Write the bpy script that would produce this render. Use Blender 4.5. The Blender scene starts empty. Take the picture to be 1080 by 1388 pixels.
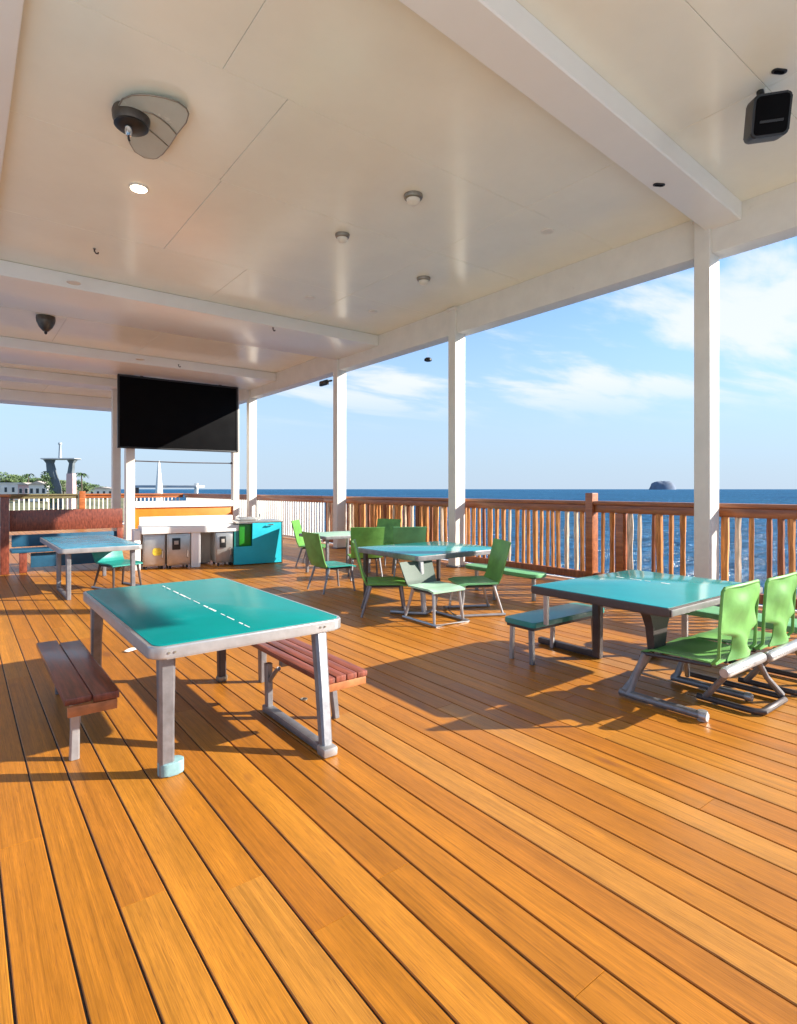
import bpy, bmesh, math, random
from mathutils import Vector, Matrix
R = math.radians
random.seed(7)
scn = bpy.context.scene
COL = scn.collection
H = 1.5                      # eye height above the deck
ANG = R(37.5)                # heading of the camera, clockwise from +Y (the planks run along Y)
SA, CA = math.sin(ANG), math.cos(ANG)
F = 775.0

def W(px, d, z=0.0):         # survey helper: bearing + distance -> place
    u = (px - 540) / F * d
    return Vector((d * SA + u * CA, d * CA - u * SA, z))

# ------------------------------------------------------------------ materials
def nodes(name):
    m = bpy.data.materials.new(name); m.use_nodes = True
    nt = m.node_tree; b = nt.nodes['Principled BSDF']
    return m, nt, b

def N(nt, t, **kw):
    n = nt.nodes.new(t)
    for k, v in kw.items():
        if k in n.inputs: n.inputs[k].default_value = v
        else: setattr(n, k, v)
    return n

def mat(name, c, rough=.5, metal=0, var=.12, scale=6, bump=.05, bscale=40, coat=0, stretch=(1, 1, 1), c2=None, patch=None, spec=.5):
    m, nt, b = nodes(name); L = nt.links
    tc = N(nt, 'ShaderNodeTexCoord'); mp = N(nt, 'ShaderNodeMapping'); mp.inputs['Scale'].default_value = stretch
    L.new(tc.outputs['Object'], mp.inputs['Vector'])
    oi = N(nt, 'ShaderNodeObjectInfo')
    ad = N(nt, 'ShaderNodeVectorMath', operation='MULTIPLY_ADD')
    L.new(oi.outputs['Random'], ad.inputs[0]); ad.inputs[1].default_value = (37, 19, 53); L.new(mp.outputs[0], ad.inputs[2])
    no = N(nt, 'ShaderNodeTexNoise', Scale=scale, Detail=6, Roughness=.6); L.new(ad.outputs[0], no.inputs['Vector'])
    cr = N(nt, 'ShaderNodeValToRGB')
    lo = [max(0, x * (1 - var)) for x in c]; hi = [min(1, x * (1 + var)) for x in (c2 or c)]
    cr.color_ramp.elements[0].position = .3; cr.color_ramp.elements[1].position = .7
    cr.color_ramp.elements[0].color = (*lo, 1); cr.color_ramp.elements[1].color = (*hi, 1)
    L.new(no.outputs['Fac'], cr.inputs['Fac'])
    out = cr.outputs['Color']
    if patch:                # stains and wear of their own shape
        n3 = N(nt, 'ShaderNodeTexNoise', Scale=patch[1], Detail=8, Roughness=.7); L.new(ad.outputs[0], n3.inputs['Vector'])
        r3 = N(nt, 'ShaderNodeMapRange'); r3.inputs['From Min'].default_value = patch[2]; r3.inputs['From Max'].default_value = patch[2] + .12
        L.new(n3.outputs['Fac'], r3.inputs['Value'])
        mx = N(nt, 'ShaderNodeMix', data_type='RGBA'); L.new(r3.outputs[0], mx.inputs[0]); L.new(out, mx.inputs[6]); mx.inputs[7].default_value = (*patch[0], 1)
        out = mx.outputs[2]
    L.new(out, b.inputs['Base Color'])
    rr = N(nt, 'ShaderNodeMapRange'); rr.inputs['To Min'].default_value = rough * .8; rr.inputs['To Max'].default_value = min(1, rough * 1.25)
    L.new(no.outputs['Fac'], rr.inputs['Value']); L.new(rr.outputs[0], b.inputs['Roughness'])
    b.inputs['Specular IOR Level'].default_value = spec; b.inputs['Metallic'].default_value = metal; b.inputs['Coat Weight'].default_value = coat
    b.inputs['Coat Roughness'].default_value = .12
    if bump:
        n2 = N(nt, 'ShaderNodeTexNoise', Scale=bscale, Detail=4); L.new(ad.outputs[0], n2.inputs['Vector'])
        bp = N(nt, 'ShaderNodeBump', Strength=bump, Distance=.01); L.new(n2.outputs['Fac'], bp.inputs['Height'])
        L.new(bp.outputs[0], b.inputs['Normal'])
    return m

def deck_mat():
    m, nt, b = nodes('teak_planks'); L = nt.links
    tc = N(nt, 'ShaderNodeTexCoord'); geo = N(nt, 'ShaderNodeNewGeometry')
    off = N(nt, 'ShaderNodeVectorMath', operation='MULTIPLY_ADD')
    L.new(geo.outputs['Random Per Island'], off.inputs[0]); off.inputs[1].default_value = (31.7, 77.1, 13.3); L.new(tc.outputs['Object'], off.inputs[2])
    def stretched(s, sc, det, rough=.6, dist=0):
        mp = N(nt, 'ShaderNodeMapping'); mp.inputs['Scale'].default_value = s; L.new(off.outputs[0], mp.inputs['Vector'])
        n = N(nt, 'ShaderNodeTexNoise', Scale=sc, Detail=det, Roughness=rough, Distortion=dist); L.new(mp.outputs[0], n.inputs['Vector']); return n
    broad = stretched((9, .35, 1), 1.0, 4, .55, .6)
    grain = stretched((210, 1.6, 1), 1.0, 6, .65, .05)
    fine = stretched((520, 9, 1), 1.0, 3, .6)
    base = N(nt, 'ShaderNodeValToRGB'); e = base.color_ramp.elements
    e[0].position = 0; e[0].color = (.375, .132, .011, 1); e[1].position = 1; e[1].color = (.46, .20, .034, 1)
    for p, c in ((.18, (.41, .152, .012)), (.4, (.385, .138, .010)), (.55, (.45, .178, .018)), (.7, (.345, .117, .011)), (.82, (.42, .162, .013))):
        q = e.new(p); q.color = (*c, 1)
    L.new(geo.outputs['Random Per Island'], base.inputs['Fac'])
    def mul(col, n, lo, hi, a, bb):
        r = N(nt, 'ShaderNodeMapRange'); r.inputs['From Min'].default_value = a; r.inputs['From Max'].default_value = bb
        r.inputs['To Min'].default_value = lo; r.inputs['To Max'].default_value = hi; L.new(n.outputs['Fac'], r.inputs['Value'])
        v = N(nt, 'ShaderNodeVectorMath', operation='SCALE'); L.new(col, v.inputs[0]); L.new(r.outputs[0], v.inputs['Scale']); return v.outputs[0]
    c = mul(base.outputs['Color'], broad, .82, 1.14, .3, .7)
    c = mul(c, grain, .80, 1.16, .3, .7)
    streak = stretched((48, .22, 1), 1.0, 5, .65, .1)
    c = mul(c, streak, .74, 1.08, .28, .50)
    mott = stretched((14, 3.0, 1), 1.0, 6, .7)
    c = mul(c, mott, .86, 1.12, .3, .7)
    c = mul(c, fine, .80, 1.18, .3, .7)
    # knots and old scuffs
    kn = stretched((5, 1.6, 1), 1.0, 2, .5)
    kr = N(nt, 'ShaderNodeMapRange'); kr.inputs['From Min'].default_value = .70; kr.inputs['From Max'].default_value = .80; L.new(kn.outputs['Fac'], kr.inputs['Value'])
    mx = N(nt, 'ShaderNodeMix', data_type='RGBA'); L.new(kr.outputs[0], mx.inputs[0]); L.new(c, mx.inputs[6]); mx.inputs[7].default_value = (.22, .075, .02, 1)
    pore = stretched((330, 11, 1), 1.0, 2, .5)          # short dark open pores of the teak
    pr = N(nt, 'ShaderNodeMapRange'); pr.inputs['From Min'].default_value = .60; pr.inputs['From Max'].default_value = .72; pr.inputs['To Max'].default_value = .55; L.new(pore.outputs['Fac'], pr.inputs['Value'])
    mp2 = N(nt, 'ShaderNodeMix', data_type='RGBA'); L.new(pr.outputs[0], mp2.inputs[0]); L.new(mx.outputs[2], mp2.inputs[6]); mp2.inputs[7].default_value = (.16, .05, .012, 1)
    L.new(mp2.outputs[2], b.inputs['Base Color'])
    ro = N(nt, 'ShaderNodeMapRange'); ro.inputs['To Min'].default_value = .30; ro.inputs['To Max'].default_value = .55; L.new(broad.outputs['Fac'], ro.inputs['Value'])
    L.new(ro.outputs[0], b.inputs['Roughness'])
    b.inputs['Specular IOR Level'].default_value = .4
    bp = N(nt, 'ShaderNodeBump', Strength=.14, Distance=.003); L.new(grain.outputs['Fac'], bp.inputs['Height']); L.new(bp.outputs[0], b.inputs['Normal'])
    return m

def sea_mat():
    m, nt, b = nodes('sea_water'); L = nt.links
    tc = N(nt, 'ShaderNodeTexCoord')
    mp = N(nt, 'ShaderNodeMapping'); mp.inputs['Scale'].default_value = (1, 2.0, 1); mp.inputs['Rotation'].default_value = (0, 0, R(25)); L.new(tc.outputs['Object'], mp.inputs['Vector'])
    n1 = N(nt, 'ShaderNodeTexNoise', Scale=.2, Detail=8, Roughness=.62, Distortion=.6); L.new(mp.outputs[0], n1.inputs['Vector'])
    n2 = N(nt, 'ShaderNodeTexNoise', Scale=.006, Detail=5, Roughness=.6); L.new(mp.outputs[0], n2.inputs['Vector'])
    cr = N(nt, 'ShaderNodeValToRGB'); cr.color_ramp.elements[0].position = .35; cr.color_ramp.elements[0].color = (.018, .086, .18, 1)
    cr.color_ramp.elements[1].position = .68; cr.color_ramp.elements[1].color = (.026, .12, .225, 1); L.new(n2.outputs['Fac'], cr.inputs['Fac'])
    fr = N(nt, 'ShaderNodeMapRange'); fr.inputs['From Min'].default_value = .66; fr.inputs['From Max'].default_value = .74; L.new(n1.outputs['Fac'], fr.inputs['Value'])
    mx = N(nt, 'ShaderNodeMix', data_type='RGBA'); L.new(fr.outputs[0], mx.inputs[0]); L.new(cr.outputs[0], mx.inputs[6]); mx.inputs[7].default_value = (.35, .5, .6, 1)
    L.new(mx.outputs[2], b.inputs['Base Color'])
    rp = N(nt, 'ShaderNodeMapRange'); rp.inputs['From Min'].default_value = .36; rp.inputs['From Max'].default_value = .64; rp.inputs['To Min'].default_value = .62; rp.inputs['To Max'].default_value = 1.45; L.new(n1.outputs['Fac'], rp.inputs['Value'])  # wave shading put into the colour: troughs darker, crests lighter
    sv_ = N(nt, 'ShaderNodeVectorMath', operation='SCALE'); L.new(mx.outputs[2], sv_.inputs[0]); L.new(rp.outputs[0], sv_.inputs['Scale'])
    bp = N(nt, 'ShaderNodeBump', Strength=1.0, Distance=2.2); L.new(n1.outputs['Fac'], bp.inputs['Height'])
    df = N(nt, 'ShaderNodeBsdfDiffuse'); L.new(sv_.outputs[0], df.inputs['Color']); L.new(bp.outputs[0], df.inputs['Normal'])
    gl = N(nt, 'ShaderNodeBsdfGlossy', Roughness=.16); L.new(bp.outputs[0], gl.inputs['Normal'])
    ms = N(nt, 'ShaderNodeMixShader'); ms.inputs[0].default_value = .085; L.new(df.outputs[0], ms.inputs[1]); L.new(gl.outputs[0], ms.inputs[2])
    L.new(ms.outputs[0], nt.nodes['Material Output'].inputs['Surface'])
    return m

def emit(name, c, s):
    m, nt, b = nodes(name); b.inputs['Emission Color'].default_value = (*c, 1); b.inputs['Emission Strength'].default_value = s
    b.inputs['Base Color'].default_value = (*c, 1); return m

M = {}
M['deck'] = deck_mat()
M['bouncepaint'] = mat('pale_bounce_paint', (.66, .68, .68), .6, var=.06, scale=1.5, bump=.05)  # pale surface of the added light-bouncing slabs
M['caulk'] = mat('black_caulk', (.012, .010, .009), .6, bump=0)
M['ceiling'] = mat('ceiling_paint', (.875, .865, .735), .22, var=.03, scale=1.5, bump=.012, bscale=3, coat=.15)
M['beampaint'] = mat('beam_paint', (.83, .825, .78), .3, var=.02, scale=1.5, bump=0, coat=.1)
M['white'] = mat('white_paint', (.76, .73, .655), .4, var=.05, scale=3, bump=.04, bscale=25, patch=((.60, .56, .49), 2.5, .66))
M['teal2'] = mat('glossy_teal_board', (.004, .27, .27), .12, var=.10, scale=2, bump=.01, bscale=30, spec=.22, patch=((.03, .30, .30), 4, .64))
M['barwhite'] = mat('bar_white_laminate', (.85, .85, .84), .35, var=.03, scale=3)
M['teal'] = mat('teal_board', (.001, .235, .225), .22, var=.10, scale=2, bump=.008, bscale=60, spec=.015, patch=((.02, .27, .255), 4, .62))
M['cushion'] = mat('navy_blue_cushion', (.012, .085, .16), .5, var=.2, scale=5)
M['teal_side'] = mat('turquoise_paint', (.015, .46, .58), .4, var=.08, scale=4, patch=((.10, .45, .50), 5, .68))
M['blue_top'] = mat('blue_board', (.012, .22, .34), .25, var=.15, scale=4, bump=.01, spec=.35, c2=(.03, .30, .46))
M['steel'] = mat('grey_metal', (.23, .225, .235), .42, metal=.55, var=.2, scale=14, bump=.1, patch=((.18, .16, .15), 9, .63))
M['alu'] = mat('pale_aluminium', (.42, .42, .425), .35, metal=.6, var=.12, scale=12, bump=.06, patch=((.3, .27, .25), 12, .66))
M['darkmetal'] = mat('dark_brown_metal', (.07, .055, .052), .45, metal=.3, var=.2, scale=10)
M['black'] = mat('black_plastic', (.012, .012, .013), .4, var=.2, scale=20, bump=.1, bscale=150)
M['screen'] = mat('screen_fabric', (.0011, .0011, .0018), .7, var=.1, scale=3, bump=.0, spec=.1)
M['redwood'] = mat('red_brown_wood', (.125, .030, .018), .32, var=.35, scale=3, stretch=(14, 1, 4), bump=.1, coat=.2, c2=(.2, .05, .028))
M['pinkwood'] = mat('faded_red_wood', (.16, .042, .026), .4, var=.3, scale=3, stretch=(14, 1, 4), bump=.1, coat=.15, c2=(.26, .068, .04))
M['endgrain'] = mat('orange_end_wood', (.42, .15, .05), .5, var=.3, scale=12)
M['railwood'] = mat('varnished_rail_wood', (.30, .082, .020), .35, var=.3, scale=2.5, stretch=(1, 8, 8), bump=.1, coat=.25, c2=(.36, .12, .035))
M['stick'] = mat('orange_stick_wood', (.52, .18, .035), .5, var=.4, scale=4, stretch=(8, 8, 1), bump=.35, bscale=18, c2=(.62, .27, .07))
M['stickdark'] = mat('brown_stick_wood', (.28, .085, .024), .55, var=.4, scale=4, stretch=(8, 8, 1), bump=.35, bscale=18, c2=(.3, .1, .035))
M['stickpale'] = mat('bleached_stick_wood', (.62, .47, .32), .6, var=.3, scale=5, stretch=(8, 8, 1), bump=.35, bscale=18, c2=(.75, .6, .45))
M['green'] = mat('green_fabric', (.11, .31, .06), .5, var=.18, scale=5, bump=.12, bscale=14, c2=(.15, .38, .085))
M['green2'] = mat('mint_green_fabric', (.14, .40, .17), .5, var=.18, scale=5, bump=.12, bscale=14)
M['greendark'] = mat('deep_green_plastic', (.095, .28, .045), .4, var=.2, scale=5, bump=.05)
M['mint'] = mat('mint_plastic', (.36, .58, .42), .4, var=.12, scale=6, bump=.05)
M['mesh'] = mat('grey_green_mesh', (.07, .105, .08), .6, var=.2, scale=60, bump=.2, bscale=200)
M['tealseat'] = mat('teal_seat', (.015, .23, .20), .35, var=.15, scale=6, coat=.15)
M['orange'] = mat('orange_panel', (.72, .20, .012), .45, var=.15, scale=3)
M['footcap'] = mat('pale_blue_foot', (.22, .38, .40), .4, var=.2, scale=15)
M['line'] = mat('worn_white_line', (.78, .80, .78), .5, var=.1, scale=30)
M['stainless'] = mat('stainless_steel', (.50, .48, .45), .32, metal=.75, var=.15, scale=5, bump=.02)
M['panelgrey'] = mat('grey_panel', (.36, .33, .30), .5, var=.1, scale=4)
M['yellow'] = mat('yellow_sticker', (.75, .55, .05), .5, var=.3, scale=20)
M['greenpanel'] = mat('green_panel', (.015, .22, .012), .4, var=.1, scale=4)
M['glassblade'] = mat('frosted_plate', (.44, .48, .43), .25, var=.06, scale=4, bump=0)
M['bronze'] = mat('bronze_housing', (.09, .075, .06), .35, metal=.5, var=.2, scale=10)
M['chrome'] = mat('chrome', (.7, .7, .7), .15, metal=1, var=.05, bump=0)
M['nickel'] = mat('nickel_trim', (.28, .25, .20), .35, metal=.6, var=.1, bump=0)
M['lens'] = mat('cream_lens', (.74, .71, .60), .3, var=.05, bump=0)
M['lamp'] = emit('lit_lamp', (1.0, .86, .62), 4)
M['lavender'] = mat('lavender_panel', (.46, .44, .56), .5, var=.08, scale=3)
M['rock'] = mat('hazed_rock', (.13, .17, .235), .9, var=.3, scale=.01, bump=0)  # distance haze put into the base colour as blue-grey
M['leaf'] = mat('dark_leaves', (.035, .075, .022), .6, var=.5, scale=.5, bump=0, c2=(.07, .12, .035))
M['leaf2'] = mat('light_leaves', (.06, .105, .03), .6, var=.5, scale=.5, bump=0, c2=(.10, .15, .05))
M['bark'] = mat('bark', (.10, .07, .05), .8, var=.3, scale=2)
M['land'] = mat('dry_grass_land', (.11, .12, .05), .9, var=.4, scale=.05, bump=0, c2=(.16, .15, .07))
M['housewhite'] = mat('white_render', (.74, .71, .68), .7, var=.08, scale=.6, bump=0)
M['housepink'] = mat('pink_render', (.62, .40, .38), .7, var=.08, scale=.6, bump=0)
M['rooftile'] = mat('pale_roof', (.50, .42, .36), .7, var=.2, scale=1.2, bump=0)
M['window'] = mat('dark_window', (.03, .04, .05), .15, var=.1, bump=0)
M['concrete'] = mat('grey_concrete', (.36, .39, .41), .7, var=.2, scale=.6, bump=0)
M['darkstone'] = mat('dark_stone', (.12, .14, .15), .8, var=.3, scale=.5, bump=0)
M['olive'] = mat('olive_rail_paint', (.13, .115, .05), .5, var=.2, scale=5)
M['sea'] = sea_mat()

# ------------------------------------------------------------------ mesh builder
class MB:
    def __init__(s): s.bm = bmesh.new()
    def box(s, x0, x1, y0, y1, z0, z1, bev=0, seg=2, mtx=None):
        r = bmesh.ops.create_cube(s.bm, size=1)['verts']
        for v in r:
            v.co = Vector(((x0 + x1) / 2 + v.co.x * (x1 - x0), (y0 + y1) / 2 + v.co.y * (y1 - y0), (z0 + z1) / 2 + v.co.z * (z1 - z0)))
        allv = set(r)
        if bev > 0:
            es = list({e for v in r for e in v.link_edges})
            q = bmesh.ops.bevel(s.bm, geom=es, offset=bev, segments=seg, affect='EDGES', profile=.6)
            allv = set(q['verts']) | {v for v in r if v.is_valid}
        if mtx is not None:
            for v in allv: v.co = mtx @ v.co
        return s
    def tube(s, pts, r, seg=10, caps=True):
        pts = [Vector(p) for p in pts]; n = len(pts)
        rs = r if isinstance(r, (list, tuple)) else [r] * n
        prev = None; rings = []
        for i, p in enumerate(pts):
            t = (pts[min(i + 1, n - 1)] - pts[max(i - 1, 0)]).normalized()
            if prev is None:
                a = Vector((0, 0, 1)) if abs(t.z) < .9 else Vector((0, 1, 0))
                nx = t.cross(a).normalized()
            else:
                nx = (prev - t * prev.dot(t)).normalized()
            prev = nx; ny = t.cross(nx)
            rings.append([s.bm.verts.new(p + (nx * math.cos(2 * math.pi * k / seg) + ny * math.sin(2 * math.pi * k / seg)) * rs[i]) for k in range(seg)])
        for a, b in zip(rings, rings[1:]):
            for k in range(seg): s.bm.faces.new((a[k], a[(k + 1) % seg], b[(k + 1) % seg], b[k]))
        if caps:
            s.bm.faces.new(rings[0][::-1]); s.bm.faces.new(rings[-1])
        return s
    def lathe(s, prof, c=(0, 0, 0), seg=24):
        c = Vector(c); rings = []
        for r, z in prof:
            rings.append([s.bm.verts.new(c + Vector((max(r, 1e-4) * math.cos(2 * math.pi * k / seg), max(r, 1e-4) * math.sin(2 * math.pi * k / seg), z))) for k in range(seg)])
        for a, b in zip(rings, rings[1:]):
            for k in range(seg): s.bm.faces.new((a[k], a[(k + 1) % seg], b[(k + 1) % seg], b[k]))
        s.bm.faces.new(rings[0][::-1]); s.bm.faces.new(rings[-1])
        return s
    def prism(s, poly, z0, z1, bev=0, mtx=None):
        lo = [s.bm.verts.new((x, y, z0)) for x, y in poly]; hi = [s.bm.verts.new((x, y, z1)) for x, y in poly]; n = len(poly)
        fs = [s.bm.faces.new(lo[::-1]), s.bm.faces.new(hi)]
        for k in range(n): s.bm.faces.new((lo[k], lo[(k + 1) % n], hi[(k + 1) % n], hi[k]))
        allv = set(lo + hi)
        if bev:
            q = bmesh.ops.bevel(s.bm, geom=list(fs[0].edges) + list(fs[1].edges), offset=bev, segments=3, affect='EDGES', profile=.6)
            allv = {v for v in allv if v.is_valid} | set(q['verts'])
        if mtx is not None:
            for v in allv: v.co = mtx @ v.co
        return s
    def sheet(s, f, nu, nv, th):
        P = [[Vector(f(i / nu, j / nv)) for j in range(nv + 1)] for i in range(nu + 1)]
        A = []; B = []
        for i in range(nu + 1):
            ra, rb = [], []
            for j in range(nv + 1):
                du = P[min(i + 1, nu)][j] - P[max(i - 1, 0)][j]; dv = P[i][min(j + 1, nv)] - P[i][max(j - 1, 0)]
                n = du.cross(dv).normalized() * th / 2
                ra.append(s.bm.verts.new(P[i][j] + n)); rb.append(s.bm.verts.new(P[i][j] - n))
            A.append(ra); B.append(rb)
        for i in range(nu):
            for j in range(nv):
                s.bm.faces.new((A[i][j], A[i + 1][j], A[i + 1][j + 1], A[i][j + 1])); s.bm.faces.new((B[i][j], B[i][j + 1], B[i + 1][j + 1], B[i + 1][j]))
        for i in range(nu):
            s.bm.faces.new((A[i][0], B[i][0], B[i + 1][0], A[i + 1][0])); s.bm.faces.new((A[i][nv], A[i + 1][nv], B[i + 1][nv], B[i][nv]))
        for j in range(nv):
            s.bm.faces.new((A[0][j], A[0][j + 1], B[0][j + 1], B[0][j])); s.bm.faces.new((A[nu][j], B[nu][j], B[nu][j + 1], A[nu][j + 1]))
        return s
    def hull(s, secs):       # loft through equal-length rings of points
        rings = [[s.bm.verts.new(p) for p in r] for r in secs]; n = len(rings[0])
        for a, b in zip(rings, rings[1:]):
            for k in range(n): s.bm.faces.new((a[k], a[(k + 1) % n], b[(k + 1) % n], b[k]))
        s.bm.faces.new(rings[0][::-1]); s.bm.faces.new(rings[-1]); return s
    def leaves(s, c, rx, ry, rz, n, size, rnd):
        for _ in range(n):
            while True:
                p = Vector((rnd.uniform(-1, 1), rnd.uniform(-1, 1), rnd.uniform(-1, 1)))
                if .25 < p.length < 1: break
            q = Vector(c) + Vector((p.x * rx, p.y * ry, p.z * rz))
            a = Vector((rnd.gauss(0, 1), rnd.gauss(0, 1), rnd.gauss(0, 1))).normalized(); b = a.orthogonal().normalized(); k = size * rnd.uniform(.5, 1.2)
            s.bm.faces.new([s.bm.verts.new(q + a * k), s.bm.verts.new(q + b * k * .6), s.bm.verts.new(q - a * k), s.bm.verts.new(q - b * k * .6)])
        return s
    def mesh(s, name, m, smooth=True, ang=35, norm=True):
        me = bpy.data.meshes.new(name)
        if norm: bmesh.ops.recalc_face_normals(s.bm, faces=s.bm.faces[:])
        s.bm.to_mesh(me); s.bm.free()
        if smooth:
            for p in me.polygons: p.use_smooth = True
            me.set_sharp_from_angle(angle=R(ang))
        me.materials.append(m); return me
    def build(s, name, m, parent=None, loc=None, **kw):
        return link(name, s.mesh(name, m, **kw), parent, loc)

def link(name, me, parent=None, loc=None):
    o = bpy.data.objects.new(name, me); COL.objects.link(o)
    if parent: o.parent = parent
    if loc is not None: o.location = loc
    return o
def tag(o, label=None, cat=None, group=None, kind=None):
    if label: o['label'] = label
    if cat: o['category'] = cat
    if group: o['group'] = group
    if kind: o['kind'] = kind
    return o
def thing(name, label, cat, loc=(0, 0, 0), rz=0, group=None):
    o = bpy.data.objects.new(name, None); COL.objects.link(o); o.location = loc; o.rotation_euler = (0, 0, rz); o.empty_display_size = .2
    return tag(o, label, cat, group)
def copy_tree(o, parent=None):
    c = o.copy(); COL.objects.link(c); c.parent = parent
    for ch in list(o.children): copy_tree(ch, c)
    return c
def rrect(x0, x1, y0, y1, r, n=6):
    P = []
    for cx, cy, a0 in ((x1 - r, y1 - r, 0), (x0 + r, y1 - r, 90), (x0 + r, y0 + r, 180), (x1 - r, y0 + r, 270)):
        for k in range(n + 1):
            a = R(a0 + 90 * k / n); P.append((cx + r * math.cos(a), cy + r * math.sin(a)))
    return P

# ------------------------------------------------------------------ setting
XL, YN, YF, XR = -1.8, -1.3, 26.0, 8.05
RL = -1.6                    # left edge of the roof, kept short to brighten the ceiling
ZC = 5.0
PW = .164
m = MB()
rnd = random.Random(3)
k0 = int((XL - .124) / PW)
x = .124 + k0 * PW
while x < XR - .02:
    y = YN - rnd.uniform(0, 3)
    gap = .0038
    while y < YF:
        ln = rnd.uniform(3.2, 6.5); y1 = min(y + ln, YF); ya = max(y, YN)
        if y1 - ya > .2:
            xa, xb, c = x + gap, min(x + PW - gap, XR), .0028
            b = [m.bm.verts.new(p) for p in ((xa, ya + .0013, -.03), (xb, ya + .0013, -.03), (xb, y1 - .0013, -.03), (xa, y1 - .0013, -.03))]
            mid = [m.bm.verts.new(p) for p in ((xa, ya + .0013, -c), (xb, ya + .0013, -c), (xb, y1 - .0013, -c), (xa, y1 - .0013, -c))]
            dz = rnd.uniform(-.0008, .0008)
            t = [m.bm.verts.new(p) for p in ((xa + c, ya + .0013 + c * .12, dz), (xb - c, ya + .0013 + c * .12, dz), (xb - c, y1 - .0013 - c * .12, dz), (xa + c, y1 - .0013 - c * .12, dz))]
            m.bm.faces.new(t)
            for A, B in ((b, mid), (mid, t)):
                for k in range(4): m.bm.faces.new((A[k], A[(k + 1) % 4], B[(k + 1) % 4], B[k]))
        y = y1
    x += PW
tag(m.build('deck', M['deck'], smooth=False), kind='structure')
tag(MB().box(XL, XR, YN, YF, -.6, -.007).build('deck_base', M['caulk']), kind='structure')
tag(MB().box(XR + .003, XR + .06, YN, YF, -.7, .02, .006).build('deck_edge', M['white']), kind='structure')
tag(MB().box(XL, XR, -26, YN - .004, -.6, .0, .006).build('bounce_deck', M['bouncepaint']), kind='structure')  # unseen pale deck added to bounce neutral light onto the ceiling
tag(MB().box(-34, XL - .004, -26, YF, -.6, -.02, .006).build('bounce_apron', M['bouncepaint']), kind='structure')  # added out of view: pale slab reflecting light in under the roof
# sea
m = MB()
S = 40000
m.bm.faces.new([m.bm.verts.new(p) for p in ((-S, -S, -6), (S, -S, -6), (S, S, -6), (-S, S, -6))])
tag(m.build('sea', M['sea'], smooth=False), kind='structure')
# roof and ceiling panels
tag(MB().box(RL, 7.98, YN, 25.4, ZC + .035, ZC + .3, .01).build('roof', M['white']), kind='structure')
m = MB()
rows = [(YN, -.2), (-.2, 2.0), (2.0, 4.68), (4.68, 6.38), (6.38, 8.7), (8.7, 10.9), (10.9, 13.4), (13.4, 16.2), (16.2, 19.2), (19.2, 22.2), (22.2, 25.4)]
cols = [[.35, 2.9, 5.58], [.35, 1.74, 3.6, 5.58], [.35, 1.74, 5.58], [.35, 2.34, 5.58], [.35, 2.36, 5.58], [.35, 3.63, 5.58]]
for i, (ya, yb) in enumerate(rows):
    cx = [RL] + cols[i % len(cols)] + [7.56]
    for xa, xb in zip(cx, cx[1:]):
        dz = rnd.uniform(0, .0025)
        m.box(xa + .0022, xb - .0022, ya + .0022, yb - .0022, ZC + dz, ZC + .03, .0025, 1)
tag(m.build('ceiling', M['ceiling'], smooth=False), kind='structure')
# beams
def beam(x0, x1, y0, y1, z0, z1, mm='beampaint'):
    return tag(MB().box(x0, x1, y0, y1, z0, z1, .012, 2).build('beam', M[mm]), kind='structure')
beam(7.56, 7.86, YN, 25.4, 4.49, ZC + .03, 'white')
beam(.0, .36, YN, 10.5, 4.93, ZC - .004)
mb = MB(); zt, zb = ZC - .003, 4.785
mb.hull([[(x, a, zb + .012), (x, a + .012, zb), (x, b - .012, zb), (x, b, zb + .012), (x, b, zt), (x, a, zt)] for x, a, b in ((.363, 2.58, 2.93), (7.555, 2.98, 3.40))])
tag(mb.build('beam', M['beampaint'], smooth=False), kind='structure')
beam(RL + .1, 7.555, 10.6, 12.42, 4.76, ZC - .003)
beam(RL + .1, 7.555, 15.9, 17.9, 4.755, ZC - .003)
beam(RL + .1, 7.555, 19.9, 20.8, 4.75, ZC - .003)
beam(RL + .1, 7.555, 24.2, 25.35, 4.62, ZC - .003)

# ------------------------------------------------------------------ posts
PG = 'white posts along the sea side'
def post(y, label, x=7.5, w=.27, dp=.2, top=ZC - .004, group=PG):
    p = thing('white_post', label, 'post', (x, y, 0), 0, group)
    MB().box(0, w, 0, dp, .03, top, .018, 3).build('shaft', M['white'], p)
    MB().box(-.03, w + .03, -.03, dp + .03, .002, .03, .006).build('base_plate', M['steel'], p)
    if top > 4.9: MB().box(-.022, w * .6, -.022, dp + .022, 4.93, 4.985, .006).build('collar', M['white'], p)
    return p
post(3.33, 'white square post behind the big teal table nearest the camera side of the railing')
post(8.0, 'white square post standing behind the middle table of green chairs')
post(12.3, 'white square post carrying a small dark lamp, before the dense orange railing')
post(17.8, 'thin far white post at the corner just right of the black screen')
TG = 'white pillars under the black screen'
post(17.75, 'white pillar below the left end of the black screen', 3.78, .24, .24, 4.75, TG)
post(20.3, 'thin white pillar half hidden behind the left screen pillar', 3.93, .24, .24, 4.745, TG)
post(17.75, 'white pillar below the right end of the black screen', 6.95, .2, .2, 4.75, TG)

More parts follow.
